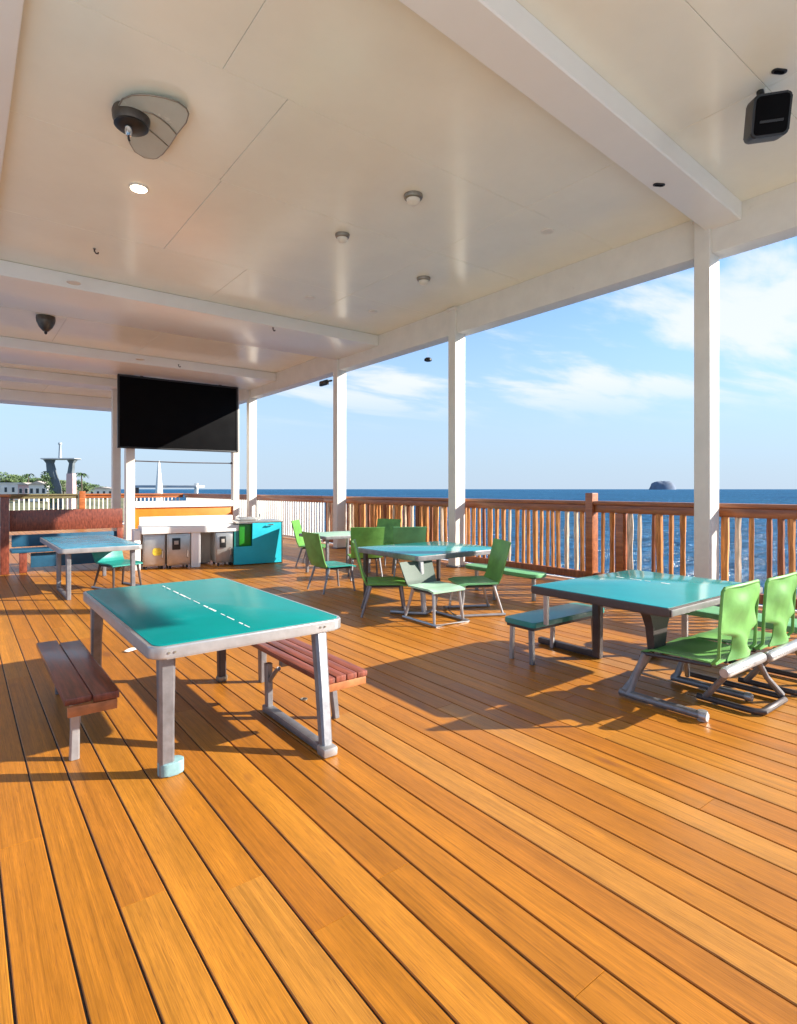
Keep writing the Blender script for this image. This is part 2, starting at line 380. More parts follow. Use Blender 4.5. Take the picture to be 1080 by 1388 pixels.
# ------------------------------------------------------------------ railings
def stick(seed, w, z0, z1, mm, rough=.25):
    r = random.Random(seed); n = 7; P = []; rs = []
    for i in range(n):
        P.append((r.uniform(-.035, .035) * w, r.uniform(-.035, .035) * w, z0 + (z1 - z0) * i / (n - 1))); rs.append(w * .62 * (1 + r.uniform(-rough, rough)))
    mb = MB().tube(P, rs, 6)
    return mb.mesh('baluster', mm, ang=50)
STK = {k: [stick(i * 7 + j, w, .19, 1.14, M[k], rg) for i, w in enumerate((.05, .062, .075, .09))] for j, (k, rg) in enumerate((('stick', .11), ('stickdark', .11), ('stickpale', .16)))}
WB = MB().box(-.022, .022, -.022, .022, .1, 1.17, .005).mesh('baluster', M['white'])
def railing(name, label, p0, p1, style, spacing, seed=1, topm='railwood', newel=None):
    p0 = Vector(p0); p1 = Vector(p1); d = p1 - p0; ln = d.length; rz = math.atan2(d.y, d.x); r = random.Random(seed)
    t = thing(name, label, 'railing', (p0.x, p0.y, 0), rz, 'railings round the deck')
    MB().box(0, ln - .004, -.085, .085, 1.255, 1.315, .014, 3).build('handrail', M[topm], t)
    MB().box(.002, ln - .006, -.03, .045, 1.135, 1.253, .008).build('upper_rail', M[topm], t)
    if style == 'white': MB().box(.002, ln - .006, -.03, .03, .04, .10, .006).build('lower_rail', M['white'], t)
    else: MB().box(.002, ln - .006, -.045, .06, .07, .19, .012).build('lower_rail', M['stickdark'], t)
    s = spacing * .5; k = 0
    while s < ln - .04:
        if style == 'white': b = link('baluster', WB, t, (s, 0, 0))
        else:
            kinds = {'open': ['stick', 'stick', 'stickdark', 'stick', 'stick', 'stickpale'], 'dense': ['stick', 'stickpale', 'stickdark', 'stickpale', 'stick', 'stick']}[style]
            kk = r.choice(kinds)
            b = link('baluster', r.choice(STK[kk][:3] if style == 'open' else STK[kk]), t, (s + r.uniform(-.025, .025), r.uniform(-.008, .012), 0))
            b.rotation_euler = (r.uniform(-.008, .008), r.uniform(-.014, .014), r.uniform(0, 6))
        s += spacing * (1 if style == 'white' else r.uniform(.72, 1.22)); k += 1
    for nx, h, w in (newel or []):
        MB().box(nx - w / 2, nx + w / 2, -w / 2, w / 2 + .03, .003, h, .012, 2).build('newel_post', M['railwood'], t)
    return t
XF = 7.95
railing('wooden_railing', 'open wooden railing of rough sticks with blue sea behind, right end', (XF, -3.5, 0), (XF, 5.25, 0), 'open', .165, 4, newel=[(4.80 + 3.5, 1.133, .13)])
railing('wooden_railing', 'wooden railing between the tall newel post and the second white post', (XF, 5.25, 0), (XF, 8.4, 0), 'open', .145, 9, newel=[(.07, 1.44, .13)])
railing('wooden_railing', 'dense railing of orange and bleached sticks behind the green chairs', (XF, 8.4, 0), (XF, 13.7, 0), 'dense', .115, 5)
railing('balustrade', 'white balusters under a brown handrail right of the turquoise cabinet', (XF, 13.7, 0), (XF, 18.6, 0), 'white', .15, 6)
railing('balustrade', 'white balusters of the farthest seaward railing beyond the black screen', (XF, 18.6, 0), (XF, 25.9, 0), 'white', .16, 8)
railing('balustrade', 'olive topped railing with white balusters across the far deck end, left', (-1.5, 25.9, 0), (3.75, 25.9, 0), 'white', .16, 8, 'olive')
railing('balustrade', 'brown topped railing with white balusters across the far deck end', (3.77, 25.9, 0), (7.85, 25.9, 0), 'white', .16, 8, 'railwood', newel=[(.12, 1.42, .22)])

# ------------------------------------------------------------------ tables
def table_top(t, x0, x1, y0, y1, z, mm, rim, th=.07, cr=.07, edge=.022):
    MB().prism(rrect(x0, x1, y0, y1, cr), z - th, z, .012).build('edge_frame', M[rim], t)
    MB().prism(rrect(x0 + edge, x1 - edge, y0 + edge, y1 - edge, max(.01, cr - edge)), z - .004, z + .0035, .0015).build('tabletop', M[mm], t)
def dashes(t, x, y0, y1, z, seed, w=.012, gapy=.1):
    r = random.Random(seed); mb = MB(); y = y0
    while y < y1:
        l = r.uniform(.05, .14); ww = w * r.uniform(.5, 1.4)
        mb.prism([(x - ww / 2, y), (x + ww / 2, y + r.uniform(-.01, .01)), (x + ww * .4, y + l), (x - ww * .5, y + l * .93)], z + .003, z + .0052); y += l + r.uniform(.01, gapy)
    mb.build('centre_line', M['line'], t)
def bar(pts, w, d):          # rectangular-section strut: list of points, width along x, depth along y
    mb = MB(); secs = []
    for i, p in enumerate(pts):
        ww = w[i] if isinstance(w, (list, tuple)) else w; dd = d[i] if isinstance(d, (list, tuple)) else d
        x, y, z = p; c = min(ww, dd) * .18; a, b = ww / 2, dd / 2
        secs.append([(x - a + c, y - b, z), (x + a - c, y - b, z), (x + a, y - b + c, z), (x + a, y + b - c, z), (x + a - c, y + b, z), (x - a + c, y + b, z), (x - a, y + b - c, z), (x - a, y - b + c, z)])
    return mb.hull(secs)

# foreground table (x .76-1.90, y 3.02-5.08)
T1 = (.76, 3.02)
t = thing('games_table', 'teal topped games table with pale grey frame, nearest and largest at left', 'table', (T1[0], T1[1], 0), 0, 'games tables on the deck')
table_top(t, 0, 1.14, 0, 2.06, .70, 'teal', 'alu', .066, .075)
dashes(t, .565, .12, 1.85, .70, 4)
bar([(.10, .11, .002), (.10, .11, .3), (.10, .11, .63)], [.075, .075, .085], [.07, .07, .08]).build('leg', M['steel'], t)
bar([(.10, 2.05, .002), (.09, 1.98, .35), (.09, 1.93, .63)], [.07, .075, .09], [.06, .07, .1]).build('leg', M['steel'], t)
bar([(.87, 1.38, .03), (.87, 1.40, .63)], [.06, .065], [.06, .065]).build('leg', M['darkmetal'], t)
l = bar([(.885, -.20, .03), (.93, -.08, .35), (.98, .05, .635)], [.065, .07, .08], [.06, .07, .08]).build('leg', M['steel'], t)
MB().box(.855, .915, -.23, .60, .004, .05, .012).build('runner', M['steel'], t)
bar([(.885, .55, .04), (.885, .56, .33)], [.045, .045], [.045, .05]).build('brace', M['steel'], t)
MB().tube([(.885, .56, .20), (.885, .44, .31), (.885, .40, .335)], .014, 8).build('brace', M['steel'], t)
mb = MB()
for bx in (.085, .115, .965, .995): mb.tube([(bx, .001, .667), (bx, -.005, .667)], .006, 10)
mb.build('bolt', M['nickel'], t)
f = MB().prism(rrect(.06, .19, .065, .155, .04), .003, .07, .008)
f.build('foot', M['footcap'], t)
MB().lathe([(.0, 0), (.042, 0), (.045, .02), (.042, .035), (.02, .04), (0, .04)], (.87, 1.38, .003)).build('foot', M['nickel'], t)
MB().box(.84, .93, -.26, -.17, .003, .055, .014).build('foot', M['alu'], t)

def plank_seat(t, x0, x1, y0, y1, z, th, n, mm, along='y', notch=False, gap=.006):
    mb = MB(); wd = ((x1 - x0) if along == 'y' else (y1 - y0)) / n
    for k in range(n):
        a = k * wd + gap / 2; b = (k + 1) * wd - gap / 2
        dz = (-.002, .002, 0)[k % 3]
        if along == 'y': mb.box(x0 + a, x0 + b, y0 + (.03 if (notch and k == 0) else 0), y1 - (.12 if (notch and k == n - 1) else 0), z - th, z + dz, .007)
        else: mb.box(x0, x1, y0 + a, y0 + b, z - th, z + dz, .007)
    return mb.build('seat', M[mm], t)
# left bench
BG = 'benches beside the games tables'
t = thing('bench', 'low dark red-brown wooden bench on a pale leg, left of the nearest table', 'bench', (.45, 3.53, 0), 0, BG)
plank_seat(t, 0, .27, 0, 1.48, .36, .04, 2, 'redwood', notch=True, gap=.002)
MB().box(.012, .258, .0, .035, .262, .318, .006).build('end_board', M['endgrain'], t)
bar([(.055, .09, .002), (.06, .10, .16), (.065, .10, .318)], [.05, .045, .06], [.045, .04, .055]).build('leg', M['alu'], t)
bar([(.13, 1.32, .002), (.13, 1.32, .318)], [.05, .06], [.05, .06]).build('leg', M['steel'], t)
MB().box(.06, .24, .2, 1.3, .285, .318, .004).build('seat_frame', M['darkmetal'], t)
# right bench
t = thing('bench', 'faded red slatted bench on a grey runner, right of the nearest table', 'bench', (1.70, 2.93, 0), 0, BG)
plank_seat(t, 0, .31, 0, 1.45, .38, .035, 4, 'pinkwood', gap=.006)
MB().box(.01, .30, .004, .05, .295, .343, .008).build('end_board', M['endgrain'], t)
MB().box(.02, .29, .6, .65, .30, .343, .006).build('cross_bar', M['steel'], t)
for yy in (1.25,): bar([(.17, yy, .002), (.17, yy, .343)], [.05, .06], [.05, .06]).build('leg', M['steel'], t)
bar([(.26, .30, .002), (.24, .34, .343)], [.04, .05], [.04, .05]).build('leg', M['steel'], t)

# right table (x 3.75-5.3, y 1.93-3.1)
t = thing('games_table', 'teal games table with dark edge before the nearest white post, right', 'table', (3.75, 1.93, 0), 0, 'games tables on the deck')
table_top(t, 0, 1.55, 0, 1.17, .70, 'teal2', 'darkmetal', .06, .03, .012)
MB().box(.03, 1.52, -.012, -.001, .645, .688, .003).build('front_trim', M['alu'], t)
dashes(t, .98, .5, 1.0, .70, 8, .016, .12)
# flared front leg plate
mb = MB(); secs = []
for z, w, dd in ((.64, .34, .07), (.60, .27, .07), (.52, .20, .06), (.42, .17, .055), (.34, .15, .05)):
    secs.append([(.22 - w / 2, .20 - dd / 2, z), (.22 + w / 2, .20 - dd / 2, z), (.22 + w / 2, .20 + dd / 2, z), (.22 - w / 2, .20 + dd / 2, z)])
mb.hull(secs).build('leg', M['darkmetal'], t)
bar([(.06, .36, .03), (.09, .30, .14), (.16, .22, .345)], [.05, .05, .075], [.06, .05, .06]).build('leg', M['steel'], t)
MB().tube([(.05, .38, .035), (.06, .1, .033), (.07, -.17, .033)], .027, 12).build('runner', M['steel'], t)
MB().lathe([(0, 0), (.034, 0), (.036, .035), (.03, .062), (0, .066)], (.07, -.19, .002), 16).build('runner_cap', M['alu'], t)
bar([(.74, 1.02, .03), (.74, 1.02, .64)], [.07, .07], [.075, .085]).build('leg', M['darkmetal'], t)
MB().box(.71, .77, .98, 1.66, .004, .062, .014).build('runner', M['darkmetal'], t)
bar([(.1, 1.08, .38), (.1, 1.08, .64)], [.03, .04], [.04, .04]).build('leg', M['alu'], t)
bar([(1.28, .75, .002), (1.10, .75, .64)], [.04, .05], [.05, .06]).build('leg', M['darkmetal'], t)
MB().box(1.0, 1.5, .72, .78, .003, .04, .01).build('runner', M['darkmetal'], t)
# bench behind right table
t = thing('bench', 'teal topped bench tucked behind the right table, on a thin grey leg', 'bench', (3.83, 3.12, 0), 0, BG)
MB().prism(rrect(0, 1.05, 0, .34, .03), .325, .37, .008).build('seat', M['tealseat'], t)
MB().box(.02, 1.03, .02, .32, .295, .324, .004).build('seat_frame', M['darkmetal'], t)
for q in (.05, .96): bar([(q, .06, .002), (q, .07, .295)], [.04, .045], [.04, .045]).build('leg', M['steel'], t)
for q in (.05, .62): bar([(q, .29, .002), (q, .28, .295)], [.035, .04], [.035, .04]).build('leg', M['alu'], t)
# green bench beyond right table
def green_bench(label, x, y, w, l):
    t = thing('bench', label, 'bench', (x, y, 0), 0, BG)
    MB().prism(rrect(0, w, 0, l, .12, 8), .325, .375, .012).build('seat', M['green2'], t)
    for a in (.14, l - .14): bar([(w / 2, a, .002), (w / 2, a, .325)], [.04, .045], [.05, .055]).build('leg', M['alu'], t)
    MB().box(w / 2 - .03, w / 2 + .03, .1, l - .1, .295, .324, .004).build('seat_frame', M['darkmetal'], t)
green_bench('mint green bench with rounded ends beyond the right table, by the railing', 5.40, 1.55, .36, 1.3)
green_bench('mint green bench at the seaward side of the middle table', 5.95, 4.85, .34, 1.35)

# middle table (x 4.3-5.85, y 5.25-6.6)
t = thing('games_table', 'teal blue games table in the middle, ringed by green chairs', 'table', (4.30, 5.25, 0), 0, 'games tables on the deck')
table_top(t, 0, 1.55, 0, 1.35, .70, 'teal2', 'steel', .06, .04, .02)
bar([(.10, -.02, .03), (.10, .05, .64)], [.05, .06], [.05, .06]).build('leg', M['alu'], t)
MB().tube([(-.16, .30, .02), (-.02, .08, .02), (.10, -.04, .02), (.30, .06, .02)], .02, 8).build('runner', M['alu'], t)
bar([(1.45, .10, .002), (1.45, .10, .64)], [.05, .06], [.05, .06]).build('leg', M['steel'], t)
bar([(.12, 1.25, .002), (.12, 1.25, .64)], [.05, .06], [.05, .06]).build('leg', M['darkmetal'], t)
bar([(1.45, 1.25, .002), (1.45, 1.25, .64)], [.05, .06], [.05, .06]).build('leg', M['darkmetal'], t)
# back small table
t = thing('side_table', 'small mint topped table at the back among green chairs', 'table', (4.85, 8.35, 0), 0)
table_top(t, 0, 1.1, 0, .95, .70, 'mint', 'steel', .05, .04, .02)
for a, b in ((.12, .12), (.98, .12), (.12, .83), (.98, .83)): bar([(a, b, .002), (a, b, .65)], .05, .05).build('leg', M['steel'], t)
# blue table
t = thing('games_table', 'glossy blue table with grey frame before the red-brown bench, far left', 'table', (1.05, 8.75, 0), 0, 'games tables on the deck')
table_top(t, 0, 1.04, 0, 2.4, .70, 'blue_top', 'alu', .065, .06, .03)
for a, b in ((.12, .14), (.93, .14), (.12, 1.1), (.93, 2.2)): bar([(a, b - .03, .003), (a, b, .64)], [.055, .065], [.055, .065]).build('leg', M['steel'], t)
MB().box(.095, .145, .1, 1.1, .004, .05, .012).build('runner', M['steel'], t)

# ------------------------------------------------------------------ chairs
CG = 'green chairs round the tables'
def smooth(a, b, x):
    x = max(0, min(1, (x - a) / (b - a))); return x * x * (3 - 2 * x)
def sling_chair(label, loc, rz, mm='green', sled=True, loop=.5):
    t = thing('chair', label, 'chair', loc, rz, CG)
    def seat(u, v):
        x = (u - .5) * .56; y = -.23 + .51 * v
        return (x, y, .375 - .022 * math.cos((u - .5) * math.pi) * math.sin(v * math.pi) - .03 * smooth(.82, 1, v) + .012 * math.sin(9 * u + 5 * v) * .3)
    MB().sheet(seat, 14, 14, .012).build('seat', M[mm], t)
    def back(u, v):
        w = .125 + .145 * smooth(.32, .42, v) + .06 * smooth(.14, .0, v)
        cx = .045 * (1 - smooth(.30, .44, v))
        x = cx + (u - .5) * 2 * w; z = .37 + .49 * v + (.012 * math.sin(3 * u * math.pi) * smooth(.8, 1, v))
        y = -.235 - .035 * v - .03 * math.sin(u * math.pi) * (1 - .4 * v) + .006 * math.sin(7 * u + 11 * v) + .008 * math.sin(3 * u - 13 * v) * v
        return (x, y, z)
    MB().sheet(back, 20, 32, .008).build('backrest', M[mm], t)
    MB().tube([(-.275, -.20, .37), (-.278, -.245, .42), (-.278, -.252, .62), (-.276, -.268, .845), (-.255, -.272, .865), (0, -.288, .868), (.255, -.272, .865), (.276, -.268, .845), (.278, -.252, .62), (.278, -.245, .42), (.275, -.20, .37)], .011, 10).build('back_frame', M[mm], t)
    MB().tube([(-.285, .27, .335), (-.287, 0, .352), (-.28, -.2, .36)], .014, 8).tube([(.285, .27, .335), (.287, 0, .352), (.28, -.2, .36)], .014, 8).tube([(-.285, .255, .335), (.285, .255, .335)], .014, 8).build('seat_frame', M['darkmetal'], t)
    MB().tube([(-.30, -.285, .335), (-.28, -.285, .335), (.28, -.285, .335), (.30, -.285, .335)], [.028, .036, .036, .028], 14).build('rear_bar', M['alu'], t)
    MB().tube([(-.285, .25, .34), (-.30, .29, .22), (-.325, .33, .07), (-.335, .35, .035)], [.02, .021, .024, .03], 10).build('leg', M['steel'], t)
    MB().tube([(.285, .25, .34), (.36, .27, .16), (.42, .29, .03)], .019, 10).build('leg', M['steel'], t)
    MB().tube([(-.02, -.24, .33), (.02, -.12, .17), (.05, -.01, .03)], [.024, .021, .022], 10).build('leg', M['steel'], t)
    MB().tube([(.28, -.25, .33), (.36, -.29, .18), (.47, -.345, .05)], [.022, .019, .022], 10).build('leg', M['steel'], t)
    MB().tube([(-.335, .37, .034), (-.33, .1, .033), (-.32, -.16, .033)], .025, 12).build('runner', M['steel'], t)
    MB().tube([(-.32, -.15, .034), (-.32, -.165, .034), (-.32, -.195, .034)], [.03, .033, .026], 12).build('runner_cap', M['alu'], t)
    MB().tube([(.05, .04, .026), (.05, -.25, .026), (.055, -.33, .026), (.09, -.37, .026), (.45, -.37, .028), (.49, -.33, .03), (.48, .3, .03)], .021, 10).build('runner', M['darkmetal'], t)
    return t
sling_chair('near green sling chair with cut-out back at the right table', (4.13, 1.90, 0), 0)
sling_chair('green sling chair beside the cut-out one, second from the table corner', (4.74, 1.87, 0), 0)

def shell_chair(label, loc, rz, mm='green', top=.87, seatm=None, frame='steel', sled=False, w=.27):
    t = thing('chair', label, 'chair', loc, rz, CG)
    def seat(u, v):
        x = (u - .5) * 2 * w; y = -.21 + .46 * v
        return (x, y, .385 - .02 * math.cos((u - .5) * math.pi) * math.sin(v * math.pi) - .02 * smooth(.8, 1, v))
    MB().sheet(seat, 10, 10, .02).build('seat', M[seatm or mm], t)
    def back(u, v):
        x = (u - .5) * 2 * w * (.94 + .1 * v); z = .37 + (top - .37) * v
        return (x, -.215 - .02 * smooth(0, .2, v) - .13 * v - .025 * math.sin(u * math.pi), z)
    MB().sheet(back, 12, 14, .014).build('backrest', M[mm], t)
    for sx in (-1, 1):
        MB().tube([(sx * (w - .05), .19, .36), (sx * (w - .02), .24, .002)], [.02, .014], 8).build('leg', M[frame], t)
        MB().tube([(sx * (w - .05), -.17, .36), (sx * (w - .01), -.28, .002)], [.02, .014], 8).build('leg', M[frame], t)
    MB().box(-w + .04, w - .04, -.18, .2, .338, .357, .004).build('seat_frame', M['darkmetal'], t)
    if sled:
        MB().tube([(-w, -.3, .018), (-w, .3, .018), (w, .3, .018), (w, -.3, .018)], .017, 8).build('runner', M['alu'], t)
    return t
def face(dx, dy): return math.atan2(dy, dx) - math.pi / 2
shell_chair('green shell chair with teal seat left of the middle table, seen side on', (4.40, 7.35, 0), face(.95, -.05), 'green', .87, 'tealseat')
shell_chair('dark green chair tucked against the near left edge of the middle table', (4.10, 5.62, 0), face(.62, -.42), 'greendark', .87)
shell_chair('pale mint chair with low grey mesh back before the middle table', (4.33, 4.95, 0), face(-.02, -1), 'mesh', .635, 'mint', 'alu', True, .235)
shell_chair('green chair turned to the middle table from its right end', (4.98, 4.98, 0), face(-.9, .45), 'green', .87, 'green2', 'alu', True)
shell_chair('bright green chair back standing behind the middle table', (5.42, 8.0, 0), face(.45, .9), 'green', .88)
shell_chair('green chair partly hidden right of the bright green one', (6.15, 7.75, 0), face(.55, .85), 'green2', .87)
shell_chair('farthest dark green chair behind the small mint table', (5.55, 10.0, 0), face(.75, -.7), 'greendark', .88)
shell_chair('small green chair against the orange stick railing at the back', (6.75, 9.4, 0), face(-.9, -.4), 'green', .88)
c = shell_chair('small teal chair pushed under the right side of the blue table', (1.92, 9.5, 0), face(.35, -1), 'tealseat', .66, 'tealseat', 'darkmetal', True, .24)
c['group'] = 'teal seats near the blue table'

t = thing('deck_drain', 'small round metal drain in the deck beside the faded red bench', 'drain', (W(412, 4.08).x, W(412, 4.08).y, .001))
MB().lathe([(0, 0), (.026, 0), (.026, .004), (.020, .005), (.018, .002), (0, .002)], seg=16).build('ring', M['nickel'], t)
MB().box(-.016, .016, -.003, .003, .0022, .005).box(-.003, .003, -.016, .016, .0052, .0062).build('grate', M['darkmetal'], t)
t = thing('paper_scrap', 'small white paper scrap on the deck between left bench and nearest table', 'scrap', (W(178, 5.3).x, W(178, 5.3).y, .004), .5)
MB().sheet(lambda u, v: ((u - .5) * .12, (v - .5) * .05, .006 + .012 * math.sin(u * 3) * v), 6, 3, .002).build('paper', M['line'], t)
# ------------------------------------------------------------------ far left bench
t = thing('settle', 'long bench with tall red-brown back and blue seat, far left', 'bench', (.72, 12.15, 0), 0)
MB().box(.0, 1.9, .44, .50, .72, 1.11, .01).build('backrest', M['redwood'], t)
MB().box(.03, 1.83, .40, .438, .44, .66, .015).build('cushion', M['cushion'], t)
MB().box(0, 1.86, .0, .43, .36, .42, .015).build('seat', M['cushion'], t)
MB().box(.30, 1.8, .10, .14, .08, .34, .006).build('front_panel', M['cushion'], t)
for xx in (.12, 1.65): MB().box(xx, xx + .12, .02, .09, .003, .358, .008).build('leg', M['redwood'], t)
MB().box(1.78, 1.89, .36, .43, .45, .72, .012).build('arm', M['pinkwood'], t)
t = thing('wooden_post', 'red-brown wooden post at the left end of the far bench', 'post', (.56, 12.1, 0))
MB().box(0, .13, 0, .13, .003, 1.36, .012).build('shaft', M['redwood'], t)
MB().box(-.02, .15, -.02, .15, 1.362, 1.41, .012).build('cap', M['railwood'], t)
t = thing('screen_panel', 'pale lavender side panel at the left picture edge by the far bench', 'panel', (-.9, 12.3, 0))
MB().box(0, 1.42, 0, .05, .08, 1.25, .008).build('board', M['lavender'], t)
for xx in (.05, 1.3): MB().box(xx, xx + .07, .055, .12, .003, 1.2, .005).build('leg', M['white'], t)

# ------------------------------------------------------------------ bar
BX, BY, BR = 2.66, 11.15, R(-8)
Bm = Matrix.Translation((BX, BY, 0)) @ Matrix.Rotation(BR, 4, 'Z')
def bt(name, label, cat, x, y, group=None):
    return thing(name, label, cat, Bm @ Vector((x, y, 0)), BR, group)
t = bt('bar_counter', 'white bar counter with raised back edge below the black screen', 'counter', 0, 0)
MB().box(-.02, 1.80, -.02, .72, .67, .80, .012).build('countertop', M['barwhite'], t)
MB().box(0, 1.78, .68, .74, .802, .96, .01).build('backsplash', M['barwhite'], t)
MB().box(.85, 1.02, .03, .20, .003, .668, .008).build('leg', M['barwhite'], t)
MB().box(-.14, -.03, .1, .66, .003, .74, .008).build('end_panel', M['barwhite'], t)
MB().box(1.66, 1.78, .35, .6, .003, .668, .008).build('leg', M['barwhite'], t)
SG = 'steel cabinets under the white bar'
def cabinet(label, x0, x1, y, h, kind):
    t = bt('steel_cabinet', label, 'cabinet', x0, y, SG); w = x1 - x0
    MB().box(0, w, 0, .5, .06, h, .012).build('body', M['stainless'], t)
    d = MB().box(.02, w - .02, -.022, -.002, .09, h - .03, .012).build('door', M['stainless'], t)
    if kind == 'sticker': MB().prism(rrect(w * .42, w * .82, .26, .40, .05), .0, .004, mtx=Matrix(((1, 0, 0, 0), (0, 0, -1, -.023), (0, 1, 0, 0), (0, 0, 0, 1)))).build('sticker', M['yellow'], t)
    else:
        MB().box(w * .2, w * .55, -.06, -.023, .36, .58, .01).build('dispenser', M['black'], t)
        MB().box(w * .28, w * .46, -.068, -.061, .46, .53, .003).build('dispenser_face', M['panelgrey'], t)
    MB().tube([(w - .06, -.026, .2), (w - .06, -.05, .22), (w - .06, -.05, .34), (w - .06, -.026, .36)], .008, 8).build('handle', M['chrome'], d)
    for a in (.06, w - .06):
        for b in (.05, .45): MB().lathe([(0, 0), (.022, 0), (.022, .058), (0, .058)], (a, b, .002), 12).build('caster', M['black'], t)
cabinet('steel cabinet with a yellow sticker under the left bar end', .01, .40, .12, .655, 'sticker')
cabinet('steel cabinet with black dispenser left of the white bar leg', .42, .84, .05, .655, 'disp')
cabinet('steel cabinet with black dispenser beside the turquoise cabinet', 1.30, 1.64, .02, .655, 'disp')
t = bt('divider_panel', 'plain grey panel under the bar right of its white leg', 'panel', 1.04, .5)
MB().box(0, .26, 0, .03, .02, .655, .004).build('board', M['panelgrey'], t)
MB().box(.05, .21, .031, .12, .003, .1, .004).build('foot', M['panelgrey'], t)
t = bt('turquoise_cabinet', 'bright turquoise cabinet with stepped front and green inner panel', 'cabinet', 1.62, -.12)
Mx = Matrix(((1, 0, 0, 0), (0, 0, 1, 0), (0, 1, 0, 0), (0, 0, 0, 1)))
MB().prism([(0, .02), (.95, .02), (.95, .83), (.36, .83), (.36, .37), (0, .37)], 0, .03, .004, Mx).build('front_panel', M['teal_side'], t)
MB().box(.951, .975, .0, .62, .0, .85, .004).build('side_panel', M['darkmetal'], t)
MB().box(.12, .355, .07, .10, .36, .80, .004).build('inner_panel', M['greenpanel'], t)
MB().box(.03, .94, .105, .6, .02, .80, .006).build('body', M['tealseat'], t)
MB().box(.10, .98, -.01, .64, .835, .868, .006).build('worktop', M['stainless'], t)
MB().box(.16, .5, .2, .55, .869, .93, .02).build('basin', M['stainless'], t)
MB().tube([(.62, .45, .868), (.62, .45, .96), (.60, .36, .985), (.58, .27, .95)], .014, 8).build('tap', M['chrome'], t)
MB().tube([(.66, -.025, .78), (.68, -.05, .79), (.76, -.05, .79), (.78, -.025, .78)], .012, 8).build('handle', M['chrome'], t)

# low wall behind bar
t = thing('low_wall', 'low wall with orange panel and white cap between the screen pillars', 'wall', (4.03, 17.8, 0))
MB().box(0, 2.9, 0, .18, .003, .955, .008).build('panel', M['orange'], t)
MB().box(-.005, 2.905, -.06, .24, .957, 1.14, .014).build('cap', M['barwhite'], t)

# big screen, tie bar
t = thing('projection_screen', 'large black screen hung from the ceiling beam over the bar', 'screen', (3.52, 17.55, 2.66))
MB().box(.05, 3.45, .002, .05, .05, 2.03, .006).build('display', M['screen'], t)
mb = MB()
for b in ((0, .05, -.012, .07, 0, 2.08), (3.45, 3.5, -.012, .07, 0, 2.08), (.051, 3.449, -.012, .07, 0, .05), (.051, 3.449, -.012, .07, 2.03, 2.08)): mb.box(*b, .006)
mb.build('frame', M['black'], t)
MB().box(3.503, 3.54, .0, .12, .02, 2.08, .006).build('side_rail', M['panelgrey'], t)
for xx in (.6, 2.9): MB().box(xx, xx + .08, .0, .04, 2.082, 2.17, .004).build('hanger', M['black'], t)
t = thing('tie_bar', 'thin dark horizontal bar stretched between pillars below the black screen', 'bar', (4.03, 17.86, 2.32))
MB().tube([(0, 0, 0), (1.45, 0, -.012), (2.91, 0, .01)], .016, 8).build('rod', M['darkmetal'], t)
MB().tube([(0, 0, 0), (.03, 0, 0)], .035, 10).tube([(2.88, 0, .01), (2.91, 0, .01)], .035, 10).build('bracket', M['darkmetal'], t)

# ------------------------------------------------------------------ ceiling things
def on(px, py, z):           # the spot at height z seen on that bearing
    d = (z - H) * F / (663 - py); return W(px, d, z)
# fan
c0 = on(178, 150, ZC); t = thing('ceiling_fan', 'bronze ceiling fan motor with frosted blade plate, upper left ceiling', 'fan', c0)
MB().lathe([(0, 0), (.10, 0), (.155, -.01), (.165, -.04), (.16, -.10), (.145, -.135), (.10, -.16), (.04, -.165), (0, -.165)], seg=32).build('motor_housing', M['bronze'], t)
MB().lathe([(0, -.165), (.145, -.138), (.148, -.15), (.12, -.172), (.03, -.185), (0, -.185)], seg=32).build('motor_cap', M['black'], t)
MB().lathe([(0, -.185), (.035, -.187), (.032, -.23), (.022, -.26), (0, -.265)], (-.03, -.03, 0), 16).build('bulb_socket', M['chrome'], t)
MB().tube([(-.03, -.03, -.26), (-.03, -.03, -.285), (-.02, -.02, -.3)], .01, 8).build('pull_knob', M['black'], t)
zo = ((165, 250), (200, 190), (300, 148), (390, 143), (480, 147), (640, 175), (780, 220), (865, 285), (890, 340), (865, 430), (760, 560), (700, 660), (620, 760), (560, 803), (520, 810), (430, 798), (330, 735), (280, 650), (258, 560), (210, 400))
def blade_pt(a, b):
    p = on(140 + a / 7.71, 110 + b / 7.71, ZC - .06) - c0; return Vector((p.x, p.y, -.06))
pts = [blade_pt(*q) for q in zo]
bl = MB().prism([(p.x, p.y) for p in pts], -.066, -.054).build('blade', M['glassblade'], t)
MB().tube(pts + [pts[0]], .008, 8).build('blade_rim', M['nickel'], bl)
MB().tube([blade_pt(*q) - Vector((0, 0, .008)) for q in ((410, 305), (520, 335), (600, 385), (680, 450), (760, 545))], .008, 8).build('blade_rib', M['nickel'], bl)
MB().tube([blade_pt(*q) - Vector((0, 0, .008)) for q in ((400, 440), (540, 550), (672, 668))], .007, 8).build('blade_rib', M['nickel'], bl)
